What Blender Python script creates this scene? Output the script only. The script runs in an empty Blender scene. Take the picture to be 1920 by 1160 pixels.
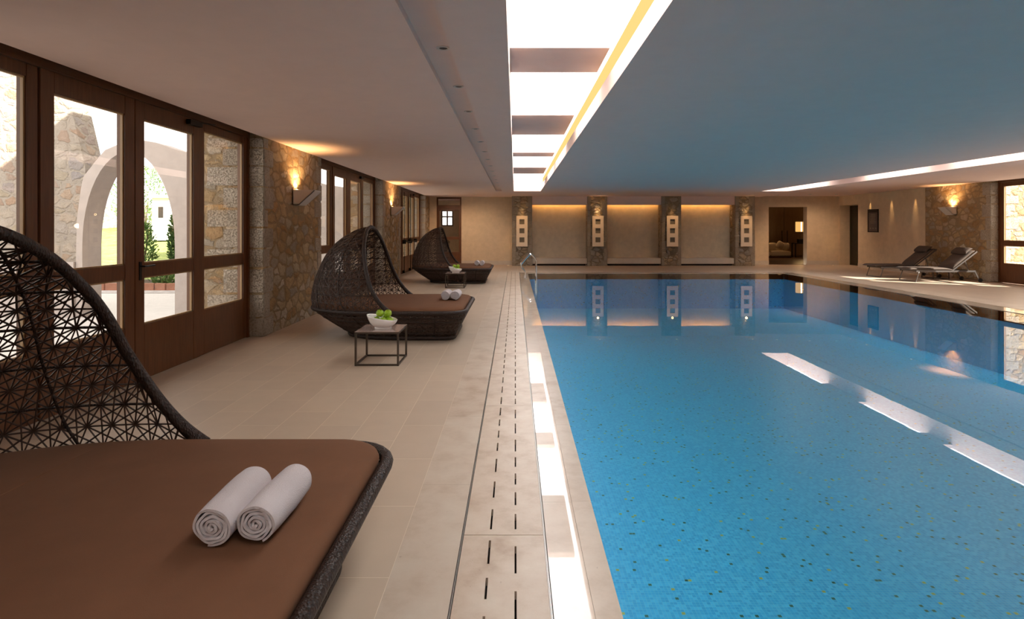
import bpy, bmesh, math, random
import numpy as np
from mathutils import Vector, Matrix
random.seed(7)
rng = np.random.default_rng(7)
S = bpy.context.scene
COL = S.collection
PI = math.pi

# ------------------------------------------------------------------ camera, sky, sun, daylight, exposure
F = 1060.0                                   # focal length in pixels of the 1920 px frame
cam_d = bpy.data.cameras.new('camera'); cam = bpy.data.objects.new('camera', cam_d); COL.objects.link(cam)
cam.location = (0, 0, 1.5); cam.rotation_euler = (PI/2, 0, 0)
cam_d.sensor_width = 36; cam_d.lens = F/1920*36
cam_d.shift_x = -6/1920; cam_d.shift_y = -153/1920
cam_d.clip_start = .05; cam_d.clip_end = 300
S.camera = cam
S.view_settings.view_transform = 'Standard'; S.view_settings.look = 'None'
S.view_settings.gamma = 1; S.view_settings.use_curve_mapping = False
S.view_settings.exposure = 1.20
S.cycles.use_denoising = True
S.cycles.sample_clamp_indirect = 6
S.cycles.max_bounces = 10; S.cycles.diffuse_bounces = 5; S.cycles.transparent_max_bounces = 16
S.cycles.caustics_reflective = False; S.cycles.caustics_refractive = False

SKY = 1.3            # brightness of the bright hazy sky
SUN = 11.0
SKYLIGHT = 3.7       # radiance of the daylight coming down the roof lights
w = bpy.data.worlds.new('sky'); S.world = w; w.use_nodes = True
bg = w.node_tree.nodes['Background']; bg.inputs[0].default_value = (1, .94, .89, 1); bg.inputs[1].default_value = SKY
sun_d = bpy.data.lights.new('sun', 'SUN'); sun = bpy.data.objects.new('sun', sun_d); COL.objects.link(sun)
sun_d.energy = SUN; sun_d.color = (1, .93, .82); sun_d.angle = math.radians(.6)
sun.rotation_euler = Vector((-3.25, 2.1, -2.57)).to_track_quat('-Z', 'Y').to_euler()

# main measures of the hall
XL, XR = -3.47, 13.1          # faces of the side walls
PL, PR = -3.71, 13.35         # planes of the window frames
YB, Y0 = 22.9, -5.0           # back wall, wall behind the camera
ZC = 2.75
POOL = (.417, 8.84, -3.0, 18.6)
BEAMS = [(-4.6, -3.0), (-1.95, -1.25), (1.05, 2.8), (5.03, 5.83), (8.04, 9.75), (12.03, 12.75), (15.0, 16.8)]
WIN = [(-3.88, .81), (3.10, 7.79), (10.08, 14.77), (17.06, 21.75)]
WINR = [(-3.1, 1.6), (3.9, 8.6), (10.89, 15.58)]


# ------------------------------------------------------------------ material helpers
class NT:
    def __init__(s, name):
        s.m = bpy.data.materials.new(name); s.m.use_nodes = True; s.t = s.m.node_tree
        s.b = s.t.nodes['Principled BSDF']; s.out = s.t.nodes['Material Output']
    def n(s, typ, **kw):
        nd = s.t.nodes.new(typ)
        for k, v in kw.items():
            if k.startswith('_'): setattr(nd, k[1:], v)
        for k, v in kw.items():
            if not k.startswith('_'):
                key = int(k[1:]) if k[0] == 'i' and k[1:].isdigit() else k.replace('0', ' ')
                s.set(nd.inputs[key], v)
        return nd
    def set(s, inp, v):
        if isinstance(v, bpy.types.Node): v = v.outputs[0]
        if isinstance(v, bpy.types.NodeSocket): s.t.links.new(v, inp)
        else:
            if isinstance(v, tuple) and len(v) == 3 and inp.type == 'RGBA': v = (*v, 1)
            inp.default_value = v
    def p(s, **kw):
        for k, v in kw.items(): s.set(s.b.inputs[k.replace('0', ' ')], v)
    def obj(s, scale=(1, 1, 1), loc=(0, 0, 0)):
        tc = s.n('ShaderNodeTexCoord'); mp = s.n('ShaderNodeMapping', Scale=scale, Location=loc)
        s.t.links.new(tc.outputs['Object'], mp.inputs['Vector']); return mp
    def noise(s, vec, scale, detail=4, rough=.55):
        return s.n('ShaderNodeTexNoise', Vector=vec, Scale=scale, Detail=detail, Roughness=rough)
    def math(s, op, a, b=0.0): return s.n('ShaderNodeMath', _operation=op, i0=a, i1=b)
    def ramp(s, fac, stops):
        r = s.n('ShaderNodeValToRGB', Fac=fac); e = r.color_ramp.elements
        while len(e) < len(stops): e.new(.5)
        for i, (p, c) in enumerate(stops): e[i].position = p; e[i].color = (*c, 1) if len(c) == 3 else c
        return r
    def mix(s, fac, a, b, mode='MIX'):
        m = s.n('ShaderNodeMix', _data_type='RGBA', _blend_type=mode)
        s.set(m.inputs[0], fac); s.set(m.inputs[6], a); s.set(m.inputs[7], b); return m.outputs[2]
    def bump(s, h, strength=.5, dist=.01, normal=None):
        b = s.n('ShaderNodeBump', Strength=strength, Distance=dist, Height=h)
        if normal: s.set(b.inputs['Normal'], normal)
        s.set(s.b.inputs['Normal'], b); return b
def flat(name, col, rough=.5, metal=0, spec=.5, nscale=0, nstr=.2, ndist=.003, var=0.0, coat=0):
    m = NT(name); v = m.obj()
    c = (*col, 1)
    if var:
        n = m.noise(v, 6, 5); c = m.ramp(n, [(.3, tuple(x*(1-var) for x in col)), (.7, tuple(min(1, x*(1+var)) for x in col))]).outputs[0]
    m.p(Base0Color=c, Roughness=rough, Metallic=metal)
    m.b.inputs['Specular IOR Level'].default_value = spec
    if coat: m.b.inputs['Coat Weight'].default_value = coat; m.b.inputs['Coat Roughness'].default_value = .04
    if nscale: m.bump(m.noise(v, nscale, 5), nstr, ndist)
    return m.m
def emit(name, col, s):
    m = NT(name); e = m.n('ShaderNodeEmission', Color=(*col, 1), Strength=s); m.t.links.new(e.outputs[0], m.out.inputs[0]); return m.m
M = {}
M['ceiling'] = flat('ceiling_paint', (.72, .535, .46), .8, nscale=3, nstr=.05, var=.02)
M['plaster'] = flat('warm_plaster', (.60, .47, .32), .75, nscale=25, nstr=.15, var=.07)
M['niche'] = flat('niche_plaster', (.60, .51, .37), .75, nscale=25, nstr=.15, var=.08)
M['white'] = flat('white_render', (.74, .70, .67), .8, nscale=20, nstr=.15, var=.03)
M['sconce'] = flat('sconce_plaster', (.62, .56, .50), .6)
M['panel_back'] = flat('panel_shadow_box', (.16, .13, .09), .8)
M['panel_front'] = flat('cream_panel', (.72, .58, .43), .6)
M['render_out'] = flat('shade_toned_render', (.42, .365, .335), .9, nscale=12, nstr=.2, var=.06)  # white render with the arch's shade put into a darker colour
M['bench'] = flat('bench_stone', (.52, .45, .37), .55, nscale=30, nstr=.1, var=.05)
M['chrome'] = flat('polished_steel', (.8, .8, .8), .08, 1)
M['dark_metal'] = flat('bronze_metal', (.085, .065, .05), .4, .5)
M['black_metal'] = flat('black_metal', (.015, .013, .012), .4, .5)
M['alu'] = flat('brushed_aluminium', (.5, .47, .43), .3, .9)
M['lounger_metal'] = flat('grey_metal', (.16, .14, .13), .35, .8)
M['sling'] = flat('brown_sling_fabric', (.055, .035, .025), .8, nscale=300, nstr=.3)
M['ceramic'] = flat('white_ceramic', (.80, .76, .72), .25, coat=.5)
M['rubber'] = flat('black_rubber', (.02, .02, .02), .7)
M['led'] = emit('warm_led', (1, .52, .14), 9)
M['amber'] = emit('amber_diffuser', (1, .70, .24), .46)
M['daylight'] = emit('daylit_diffusing_glass', (1, .975, .96), SKYLIGHT)
M['bulb'] = emit('warm_bulb', (1, .62, .25), 14)
M['spot_lens'] = emit('spot_lens', (1, .7, .4), 2.5)
M['shade'] = emit('lit_lampshade', (1, .55, .16), .42)
M['soil'] = flat('soil', (.12, .08, .05), 1, nscale=20, nstr=.6, ndist=.02, var=.4)
M['terrace'] = flat('terrace_paving', (.52, .49, .46), .7, nscale=15, nstr=.2, var=.05)
M['red_brick'] = flat('terracotta_edging', (.42, .20, .13), .9, nscale=30, nstr=.3, var=.15)
M['sofa'] = flat('cream_upholstery', (.5, .40, .29), .9, nscale=150, nstr=.2)
M['dark_floor'] = flat('dark_timber_floor', (.06, .025, .012), .35, var=.3)
M['sign_paper'] = flat('sign_sheet', (.10, .075, .075), .35)
M['print'] = flat('sign_print', (.32, .26, .22), .6)

def m_stone(name, kind):
    m = NT(name)
    tc = m.n('ShaderNodeTexCoord'); v0 = tc.outputs['Object']
    wob = m.noise(v0, 2.6, 4)
    sub = m.n('ShaderNodeVectorMath', _operation='SUBTRACT', i0=wob.outputs['Color'], i1=(.5, .5, .5))
    sc = m.n('ShaderNodeVectorMath', _operation='SCALE', i0=sub); sc.inputs['Scale'].default_value = .22
    v1 = m.n('ShaderNodeVectorMath', _operation='ADD', i0=v0, i1=sc)
    w2 = m.noise(v0, 13, 5, .6)
    s2 = m.n('ShaderNodeVectorMath', _operation='SUBTRACT', i0=w2.outputs['Color'], i1=(.5, .5, .5))
    c2 = m.n('ShaderNodeVectorMath', _operation='SCALE', i0=s2); c2.inputs['Scale'].default_value = .05
    v1 = m.n('ShaderNodeVectorMath', _operation='ADD', i0=v1, i1=c2)
    mp = m.n('ShaderNodeMapping', Vector=v1, Scale=(4.2, 4.2, 6.4))
    vo = m.n('ShaderNodeTexVoronoi', Vector=mp, Scale=1.0); vo.inputs['Randomness'].default_value = .85
    ve = m.n('ShaderNodeTexVoronoi', _feature='DISTANCE_TO_EDGE', Vector=mp, Scale=1.0); ve.inputs['Randomness'].default_value = .85
    big = m.noise(v0, 9, 8, .65); fine = m.noise(v0, 60, 6, .7)
    sep = m.n('ShaderNodeSeparateColor', Color=vo.outputs['Color'])
    if kind == 'in':
        cr = m.ramp(sep.outputs[0], [(0, (.40, .26, .13)), (.25, (.60, .43, .24)), (.42, (.44, .38, .31)), (.6, (.68, .53, .33)), (.78, (.50, .30, .14)), (1, (.72, .64, .52))])
        mort = (.37, .27, .16)
    elif kind == 'pillar':
        cr = m.ramp(sep.outputs[0], [(0, (.24, .19, .14)), (.3, (.42, .36, .29)), (.55, (.30, .27, .24)), (.8, (.42, .30, .18)), (1, (.52, .47, .40))])
        mort = (.24, .19, .13)
    else:
        cr = m.ramp(sep.outputs[0], [(0, (.46, .39, .29)), (.3, (.54, .47, .40)), (.55, (.42, .38, .37)), (.8, (.50, .34, .23)), (1, (.58, .52, .45))])
        mort = (.45, .39, .33)
    col = m.mix(.45, cr.outputs[0], m.ramp(big, [(.35, (.62, .58, .52)), (.65, (1.0, 1.0, 1.0))]).outputs[0], 'MULTIPLY')
    pit = m.ramp(fine, [(.34, (.45, .4, .35)), (.46, (1, 1, 1))])
    col = m.mix(.5, col, pit.outputs[0], 'MULTIPLY')
    ed = m.math('ADD', ve.outputs['Distance'], m.math('MULTIPLY', m.math('SUBTRACT', big.outputs[0], .5), .12))
    mo = .05 if kind == 'out' else .03
    mask = m.ramp(ed, [(.03+mo, (0, 0, 0)), (.075+mo, (1, 1, 1))])
    col = m.mix(mask.outputs[0], (*mort, 1), col)
    dome = m.ramp(ed, [(.05, (0, 0, 0)), (.15, (.6, .6, .6)), (.40, (1, 1, 1))])
    h = m.math('ADD', m.math('MULTIPLY', dome.outputs[0], .8), m.math('ADD', m.math('MULTIPLY', big.outputs[0], 1.7), m.math('MULTIPLY', fine.outputs[0], .5)))
    m.p(Base0Color=col, Roughness=.9); m.b.inputs['Specular IOR Level'].default_value = .2
    m.bump(h, 1.0, .045)
    return m.m
M['stone'] = m_stone('rubble_stone_inside', 'in')
M['stone_out'] = m_stone('rubble_stone_outside', 'out')
M['stone_pillar'] = m_stone('rubble_stone_pillar', 'pillar')
def m_quoin(name='pitted_quoin_stone', k=1.0, warm=(1, 1, 1)):
    m = NT(name); v = m.obj()
    a = m.noise(v, 45, 8, .75); b = m.noise(v, 3.0, 3)
    pits = m.ramp(a, [(.36, (.0, .0, .0)), (.5, (1, 1, 1))])
    base = m.ramp(b, [(.3, tuple(k*x*y for x, y in zip((.40, .33, .25), warm))), (.7, tuple(k*x*y for x, y in zip((.52, .45, .37), warm)))])
    col = m.mix(pits.outputs[0], (*(k*x for x in (.26, .21, .15)), 1), base.outputs[0])
    m.p(Base0Color=col, Roughness=.85); m.b.inputs['Specular IOR Level'].default_value = .2
    m.bump(m.math('ADD', m.math('MULTIPLY', pits.outputs[0], .5), m.noise(v, 14, 6, .7).outputs[0]), .9, .02)
    return m.m
M['quoin'] = m_quoin(); M['quoin_pillar'] = m_quoin('pitted_pillar_stone', .72)

def m_wood(name, c1, c2, rough=.4, axis='z'):
    m = NT(name); v = m.obj({'z': (14, 14, .8), 'y': (14, .8, 14), 'x': (.8, 14, 14)}[axis])
    n = m.noise(v, 4, 8, .6); r = m.ramp(n, [(.3, c1), (.7, c2)])
    m.p(Base0Color=r.outputs[0], Roughness=rough); m.bump(n, .12, .003); return m.m
M['wood'] = m_wood('dark_oak_frame', (.080, .026, .008), (.15, .055, .018))
M['wood_y'] = m_wood('dark_oak_rail', (.080, .026, .008), (.15, .055, .018), axis='y')
M['bead'] = m_wood('golden_oak_bead', (.32, .19, .08), (.42, .27, .13))
M['door_wood'] = m_wood('brown_veneer', (.16, .09, .045), (.22, .13, .065), .5)

def m_tile():
    m = NT('limestone_floor_tile'); tc = m.n('ShaderNodeTexCoord'); sp = m.n('ShaderNodeSeparateXYZ', Vector=tc.outputs['Object'])
    cb = m.n('ShaderNodeCombineXYZ', X=m.math('ADD', sp.outputs[1], .07), Y=m.math('ADD', sp.outputs[0], .54+.3125*40))
    bt = m.n('ShaderNodeTexBrick', _offset=.5, _squash=1.0, Vector=cb, Scale=1.0)
    bt.inputs['Brick Width'].default_value = .624; bt.inputs['Row Height'].default_value = .3125
    bt.inputs['Mortar Size'].default_value = .0022; bt.inputs['Mortar Smooth'].default_value = .3
    bt.inputs['Color1'].default_value = (.50, .385, .285, 1); bt.inputs['Color2'].default_value = (.455, .35, .262, 1)
    bt.inputs['Mortar'].default_value = (.66, .54, .40, 1)
    v = m.obj((1, 1, 1)); n = m.noise(v, 5, 6)
    col = m.mix(.25, bt.outputs['Color'], m.ramp(n, [(.3, (.75, .75, .75)), (.7, (1, 1, 1))]).outputs[0], 'MULTIPLY')
    m.p(Base0Color=col, Roughness=.42); m.bump(m.math('ADD', m.math('MULTIPLY', bt.outputs['Fac'], -1), m.math('MULTIPLY', m.noise(v, 90, 3).outputs[0], .15)), .3, .002)
    return m.m
M['tile'] = m_tile()
def m_trav(name, wet=0, k=1.0, joints=None):
    m = NT(name); tc = m.n('ShaderNodeTexCoord'); v = m.obj((1, 1, 1))
    a = m.noise(v, 4.5, 7, .6); f = m.noise(m.obj((60, 34, 34)), 1.0, 6, .7)
    gate = m.noise(v, 2.2, 3)
    c = m.ramp(a, [(.3, tuple(k*x for x in (.38, .265, .18))), (.5, tuple(k*x for x in (.50, .385, .29))), (.72, tuple(k*x for x in (.56, .46, .36)))])
    pg = m.math('MULTIPLY', m.ramp(f, [(.29, (1, 1, 1)), (.35, (0, 0, 0))]).outputs[0], m.ramp(gate, [(.45, (0, 0, 0)), (.6, (1, 1, 1))]).outputs[0])
    col = m.mix(m.math('MULTIPLY', pg, .75), c.outputs[0], (.16, .10, .065, 1))
    sp = m.n('ShaderNodeSeparateXYZ', Vector=tc.outputs['Object'])
    if joints:
        md = m.math('FRACT', m.math('DIVIDE', m.math('ADD', sp.outputs[1], joints[1]), joints[0]))
        ln = m.math('LESS_THAN', md, .004/joints[0])
        col = m.mix(m.math('MULTIPLY', ln, .6), col, (.2, .14, .09, 1))
        cell = m.n('ShaderNodeTexWhiteNoise', _noise_dimensions='1D'); m.set(cell.inputs['W'], m.math('FLOOR', m.math('DIVIDE', m.math('ADD', sp.outputs[1], joints[1]), joints[0])))
        col = m.mix(m.math('MULTIPLY', cell.outputs['Value'], .3), col, (k*.62, k*.53, k*.43, 1))
    m.p(Base0Color=col, Roughness=.38 if not wet else .3)
    if wet:
        m.b.inputs['Coat Weight'].default_value = 1; m.b.inputs['Coat Roughness'].default_value = .015; m.b.inputs['Coat IOR'].default_value = 1.45
        m.bump(a, .05, .002)
        m.b.inputs['Coat Normal'].default_value = (0, 0, 0)
    else: m.bump(m.math('MULTIPLY', pg, -1), .5, .003)
    return m.m
M['trav'] = m_trav('travertine', 0, .93, (1.2, .3))
M['trav_plain'] = m_trav('travertine_cover', 0, 1.02)
M['trav_wet'] = m_trav('wet_travertine', 1, 1.08, (1.2, .5))
M['trav_cope'] = m_trav('travertine_coping', 0, .72, (1.2, .1))
M['slot'] = flat('dark_channel', (.03, .022, .018), .9)

def m_mosaic():
    m = NT('glass_mosaic'); tc = m.n('ShaderNodeTexCoord')
    T = .026
    add = m.n('ShaderNodeVectorMath', _operation='ADD', i0=tc.outputs['Object'], i1=(.0005, .0005, .0005))
    dv = m.n('ShaderNodeVectorMath', _operation='SCALE', i0=add); dv.inputs['Scale'].default_value = 1/T
    fl = m.n('ShaderNodeVectorMath', _operation='FLOOR', i0=dv); fr = m.n('ShaderNodeVectorMath', _operation='FRACTION', i0=dv)
    wn = m.n('ShaderNodeTexWhiteNoise', _noise_dimensions='3D', Vector=fl)
    s = m.n('ShaderNodeSeparateColor', Color=wn.outputs['Color']); q = m.n('ShaderNodeSeparateXYZ', Vector=fr)
    col = m.ramp(s.outputs[0], [(0, (.026, .40, .77)), (.5, (.042, .47, .83)), (1, (.08, .56, .88))]).outputs[0]
    col = m.mix(m.math('GREATER_THAN', s.outputs[1], .988), col, (.03, .13, .10, 1))
    col = m.mix(m.math('LESS_THAN', s.outputs[1], .009), col, (.42, .46, .10, 1))
    g = m.math('MAXIMUM', m.math('LESS_THAN', q.outputs[0], .09), m.math('LESS_THAN', q.outputs[1], .09))
    col = m.mix(m.math('MULTIPLY', g, .75), col, (.20, .62, .80, 1))
    m.p(Base0Color=col, Roughness=.35); return m.m
M['mosaic'] = m_mosaic()
def two_sided(m, ior):
    g = m.n('ShaderNodeNewGeometry')          # the same reflectance from either side of a thin sheet
    return m.math('ADD', ior, m.math('MULTIPLY', g.outputs['Backfacing'], 1/ior-ior))
def m_water():
    m = NT('pool_water'); v = m.obj((1, 1, 1)); n = m.noise(v, 1.6, 2)
    b = m.n('ShaderNodeBump', Strength=.03, Distance=.01, Height=n)
    fr = m.n('ShaderNodeFresnel', IOR=two_sided(m, 1.33), Normal=b)
    gl = m.n('ShaderNodeBsdfGlossy', Color=(1, 1, 1, 1), Roughness=0.0, Normal=b)
    tr = m.n('ShaderNodeBsdfTransparent', Color=(.90, .99, 1, 1))
    mx = m.n('ShaderNodeMixShader', i0=fr, i1=tr, i2=gl); m.t.links.new(mx.outputs[0], m.out.inputs[0]); return m.m
M['water'] = m_water()
def m_glass(name='window_glass', tint=(.97, .98, .97), rough=0.0):
    m = NT(name); fr = m.n('ShaderNodeFresnel', IOR=two_sided(m, 1.5)); f2 = m.math('MULTIPLY', fr, 1.2)
    mx = m.n('ShaderNodeMixShader', i0=f2, i1=m.n('ShaderNodeBsdfTransparent', Color=(*tint, 1)), i2=m.n('ShaderNodeBsdfGlossy', Color=(1, 1, 1, 1), Roughness=rough))
    m.t.links.new(mx.outputs[0], m.out.inputs[0]); return m.m
M['glass'] = m_glass(); M['green_glass'] = m_glass('smoked_green_glass', (.22, .24, .16))
def m_rattan(name='dark_rattan', scale=1.0):
    m = NT(name); v = m.obj((120*scale, 120*scale, 60*scale))
    vo = m.n('ShaderNodeTexVoronoi', Vector=v, Scale=1.0); n = m.noise(m.obj(), 40, 3)
    c = m.ramp(n, [(.3, (.014, .007, .005)), (.7, (.034, .018, .013))])
    m.p(Base0Color=c.outputs[0], Roughness=.45); m.b.inputs['Specular IOR Level'].default_value = .3; m.bump(vo.outputs['Distance'], .8, .006); return m.m
M['rattan'] = m_rattan()
M['strand'] = flat('brown_strand', (.052, .028, .020), .45, spec=.5)
M['cushion'] = flat('brown_canvas', (.155, .070, .036), .9, nscale=420, nstr=.25, ndist=.002, var=.06, spec=.2)
M['towel'] = flat('grey_terry', (.56, .50, .50), 1, nscale=260, nstr=.6, ndist=.004, var=.05, spec=.1)
M['table_top'] = flat('glossy_taupe_top', (.36, .27, .24), .12, coat=.4)
def m_apple():
    m = NT('green_apple_skin'); v = m.obj(); n = m.noise(v, 14, 3)
    c = m.ramp(n, [(.3, (.20, .38, .01)), (.7, (.36, .52, .03))]); m.p(Base0Color=c.outputs[0], Roughness=.28); return m.m
M['apple'] = m_apple()
M['stalk'] = flat('apple_stalk', (.08, .05, .02), .8)
def m_grass(name, c1, c2):
    m = NT(name); v = m.obj(); n = m.noise(v, 3, 8, .75); r = m.ramp(n, [(.35, c1), (.65, c2)])
    m.p(Base0Color=r.outputs[0], Roughness=.9); m.bump(m.noise(v, 50, 5), .8, .04); return m.m
M['lawn'] = m_grass('rough_lawn', (.14, .20, .04), (.38, .42, .12))
M['leaf'] = m_grass('garden_leaf', (.05, .13, .02), (.15, .27, .06))
M['cypress'] = m_grass('cypress_leaf', (.04, .10, .02), (.10, .20, .05))
M['gravel'] = flat('pale_gravel', (.5, .46, .44), .9, nscale=60, nstr=1, ndist=.03, var=.3)

# ------------------------------------------------------------------ mesh helpers
class MB:
    def __init__(s): s.v = []; s.f = []; s.mi = []
    def add(s, vs, fs, mi=0):
        o = len(s.v); s.v.extend([tuple(map(float, v)) for v in vs]); s.f.extend([tuple(i+o for i in f) for f in fs]); s.mi.extend([mi]*len(fs)); return s
    def box(s, x0, x1, y0, y1, z0, z1, mi=0):
        vs = [(x, y, z) for z in (z0, z1) for y in (y0, y1) for x in (x0, x1)]
        return s.add(vs, [(0, 2, 3, 1), (4, 5, 7, 6), (0, 1, 5, 4), (2, 6, 7, 3), (0, 4, 6, 2), (1, 3, 7, 5)], mi)
    def bar(s, a, b, wx, wz=None, up=(0, 0, 1)):
        a = Vector(a); b = Vector(b); d = (b-a).normalized(); u = Vector(up)
        if abs(d.dot(u)) > .98: u = Vector((0, 1, 0))
        r = d.cross(u).normalized(); u = r.cross(d); wz = wz or wx
        vs = [p+r*sx*wx/2+u*sz*wz/2 for p in (a, b) for sx, sz in ((-1, -1), (1, -1), (1, 1), (-1, 1))]
        return s.add(vs, [(0, 3, 2, 1), (4, 5, 6, 7), (0, 1, 5, 4), (1, 2, 6, 5), (2, 3, 7, 6), (3, 0, 4, 7)])
    def tube(s, pts, r, n=8, closed=False, cap=True):
        P = np.array(pts, float); k = len(P)
        if closed: T = np.roll(P, -1, 0)-np.roll(P, 1, 0)
        else: T = np.gradient(P, axis=0)
        T /= np.linalg.norm(T, axis=1)[:, None]+1e-12
        ref = np.array((0, 0, 1.)) if abs(T[0][2]) < .9 else np.array((1., 0, 0))
        N = []
        nrm = ref-T[0]*ref.dot(T[0]); nrm /= np.linalg.norm(nrm)
        for i in range(k):
            nrm = nrm-T[i]*nrm.dot(T[i]); nrm /= np.linalg.norm(nrm)+1e-12; N.append(nrm)
        N = np.array(N); B = np.cross(T, N)
        R = np.full(k, r) if np.isscalar(r) else np.array(r)
        vs = []
        for i in range(k):
            for j in range(n):
                a = 2*PI*j/n; vs.append(P[i]+R[i]*(math.cos(a)*N[i]+math.sin(a)*B[i]))
        fs = []
        for i in range(k if closed else k-1):
            i2 = (i+1) % k
            for j in range(n):
                j2 = (j+1) % n; fs.append((i*n+j, i*n+j2, i2*n+j2, i2*n+j))
        if cap and not closed: fs.append(tuple(range(n))[::-1]); fs.append(tuple((k-1)*n+j for j in range(n)))
        return s.add(vs, fs)
    def loft(s, rings, closed=True, cap0=False, cap1=False):
        n = len(rings[0]); vs = [p for r in rings for p in r]; fs = []
        for i in range(len(rings)-1):
            for j in range(n if closed else n-1):
                j2 = (j+1) % n; fs.append((i*n+j, i*n+j2, (i+1)*n+j2, (i+1)*n+j))
        if cap0: fs.append(tuple(range(n))[::-1])
        if cap1: fs.append(tuple((len(rings)-1)*n+j for j in range(n)))
        return s.add(vs, fs)
    def lathe(s, prof, n=24, cx=0, cy=0, cz=0):
        return s.loft([[(cx+r*math.cos(2*PI*j/n), cy+r*math.sin(2*PI*j/n), cz+z) for j in range(n)] for r, z in prof], True, True, True)
    def prism(s, poly, axis, a, b):
        def mk(p, t): return {'x': (t, p[0], p[1]), 'y': (p[0], t, p[1]), 'z': (p[0], p[1], t)}[axis]
        n = len(poly); vs = [mk(p, a) for p in poly]+[mk(p, b) for p in poly]
        return s.add(vs, [tuple(range(n)), tuple(range(n, 2*n))[::-1]]+[(i, i+n, (i+1) % n+n, (i+1) % n) for i in range(n)])
    def build(s, name, mat, parent=None, smooth=False, kind=None, bevel=0, loc=None, recalc=True):
        me = bpy.data.meshes.new(name); me.from_pydata(s.v, [], s.f); me.update()
        mats = mat if isinstance(mat, (list, tuple)) else [mat]
        for mm in mats: me.materials.append(mm)
        if len(mats) > 1: me.polygons.foreach_set('material_index', s.mi)
        if bevel or recalc:
            bm = bmesh.new(); bm.from_mesh(me)
            if recalc: bmesh.ops.recalc_face_normals(bm, faces=bm.faces)
            if bevel: bmesh.ops.bevel(bm, geom=bm.edges[:], offset=bevel, segments=2, affect='EDGES', clamp_overlap=True)
            bm.to_mesh(me); bm.free()
        if smooth:
            me.polygons.foreach_set('use_smooth', [True]*len(me.polygons))
            if smooth != 'all':
                try: me.set_sharp_from_angle(angle=math.radians(40))
                except Exception: pass
        o = bpy.data.objects.new(name, me); COL.objects.link(o)
        if parent: o.parent = parent
        if loc: o.location = loc
        if kind: o['kind'] = kind
        return o
def smooth_curve(pts, k=6):
    P = [np.array(p, float) for p in pts]; P = [2*P[0]-P[1]]+P+[2*P[-1]-P[-2]]; out = []
    for i in range(1, len(P)-2):
        for t in np.linspace(0, 1, k, endpoint=False):
            a, b, c, d = P[i-1:i+3]
            out.append(.5*((2*b)+(c-a)*t+(2*a-5*b+4*c-d)*t*t+(3*b-a-3*c+d)*t**3))
    out.append(P[-2]); return out
def thing(name, label, cat, loc=(0, 0, 0), rz=0, group=None):
    o = bpy.data.objects.new(name, None); COL.objects.link(o); o.location = loc; o.rotation_euler = (0, 0, rz)
    o.empty_display_size = .1
    return tag(o, label, cat, group)
def tag(o, label, cat, group=None):
    o['label'] = label; o['category'] = cat
    if group: o['group'] = group
    return o
def struct(name, loc=(0, 0, 0)):
    o = bpy.data.objects.new(name, None); COL.objects.link(o); o.location = loc; o['kind'] = 'structure'; return o
def dup(root, loc, rz=None, label=None):
    r = root.copy(); COL.objects.link(r); r.location = loc
    if rz is not None: r.rotation_euler = (0, 0, rz)
    if label: r['label'] = label
    for ch in list(root.children):
        c = ch.copy(); COL.objects.link(c); c.parent = r
        for g in ch.children: d = g.copy(); COL.objects.link(d); d.parent = c
    return r
def lamp(name, loc, energy, col, typ='POINT', rad=.03, aim=None, size=1.0, blend=.5):
    d = bpy.data.lights.new(name, typ); d.energy = energy; d.color = col; d.shadow_soft_size = rad
    if typ == 'SPOT': d.spot_size = size; d.spot_blend = blend
    o = bpy.data.objects.new(name, d); COL.objects.link(o); o.location = loc
    if aim: o.rotation_euler = Vector(aim).to_track_quat('-Z', 'Y').to_euler()
    return o
WARM = (1, .60, .26)
WASH = (1, .68, .45)

# ------------------------------------------------------------------ floor, pool, gutter
px0, px1, py0, py1 = POOL
G = .28                                       # breadth of the overflow gutter and coping round the pool
b = MB()
b.box(-4.45, -.54, Y0-.1, YB+.1, -.2, 0)
b.box(9.84, 14.1, Y0-.1, YB+.1, -.2, 0)
b.box(-.54, 9.84, 19.75, YB+.1, -.2, 0)
b.box(-.54, 9.84, Y0-.1, -3.6, -.2, 0)
b.build('floor', M['tile'], kind='structure')
b = MB()
b.box(-.54, -.262, -3.6, 19.75, -.2, 0)
b.box(-.262, .15, 19.35, 19.75, -.2, 0); b.box(-.262, .15, -3.6, .765, -.099, 0)
b.box(.15, 9.84, 19.0, 19.75, -.2, 0); b.box(9.3, 9.84, -3.6, 19.0, -.2, 0)
b.build('trim_1', M['trav'], kind='structure')
b = MB()                                      # the wet strip over which the water runs
b.box(.150, .302, -3.0, 19.0, -.2, -.004); b.box(.302, 9.3, 18.72, 19.0, -.2, -.004); b.box(8.96, 9.3, -3.6, 18.72, -.2, -.004)
b.build('trim_2', M['trav_wet'], kind='structure')
b = MB()
def cope(b, x0, x1, y0, y1): b.box(x0, x1, y0, y1, -.2, .002)
cope(b, .302, px0, -3.0, py1); cope(b, px1, 8.96, -3.0, py1); cope(b, .302, 8.96, py1, 18.72); cope(b, .15, 9.3, -3.6, -3.0)
b.build('trim_3', M['trav_wet'], kind='structure', bevel=.008)
D = -1.15
b = MB()
b.box(px0, px1, py0, py1, D-.1, D); b.box(px0-.1, px0, py0, py1, D, -.01); b.box(px1, px1+.1, py0, py1, D, -.01)
b.box(px0, px1, py0-.1, py0, D, -.01); b.box(px0, px1, py1, py1+.1, D, -.01)
b.build('pool_basin', M['mosaic'], kind='structure')
b = MB(); b.add([(px0, py0, -.006), (px1, py0, -.006), (px1, py1, -.006), (px0, py1, -.006)], [(0, 1, 2, 3)])
wt = b.build('pool_water', M['water']); wt['kind'] = 'stuff'
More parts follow.
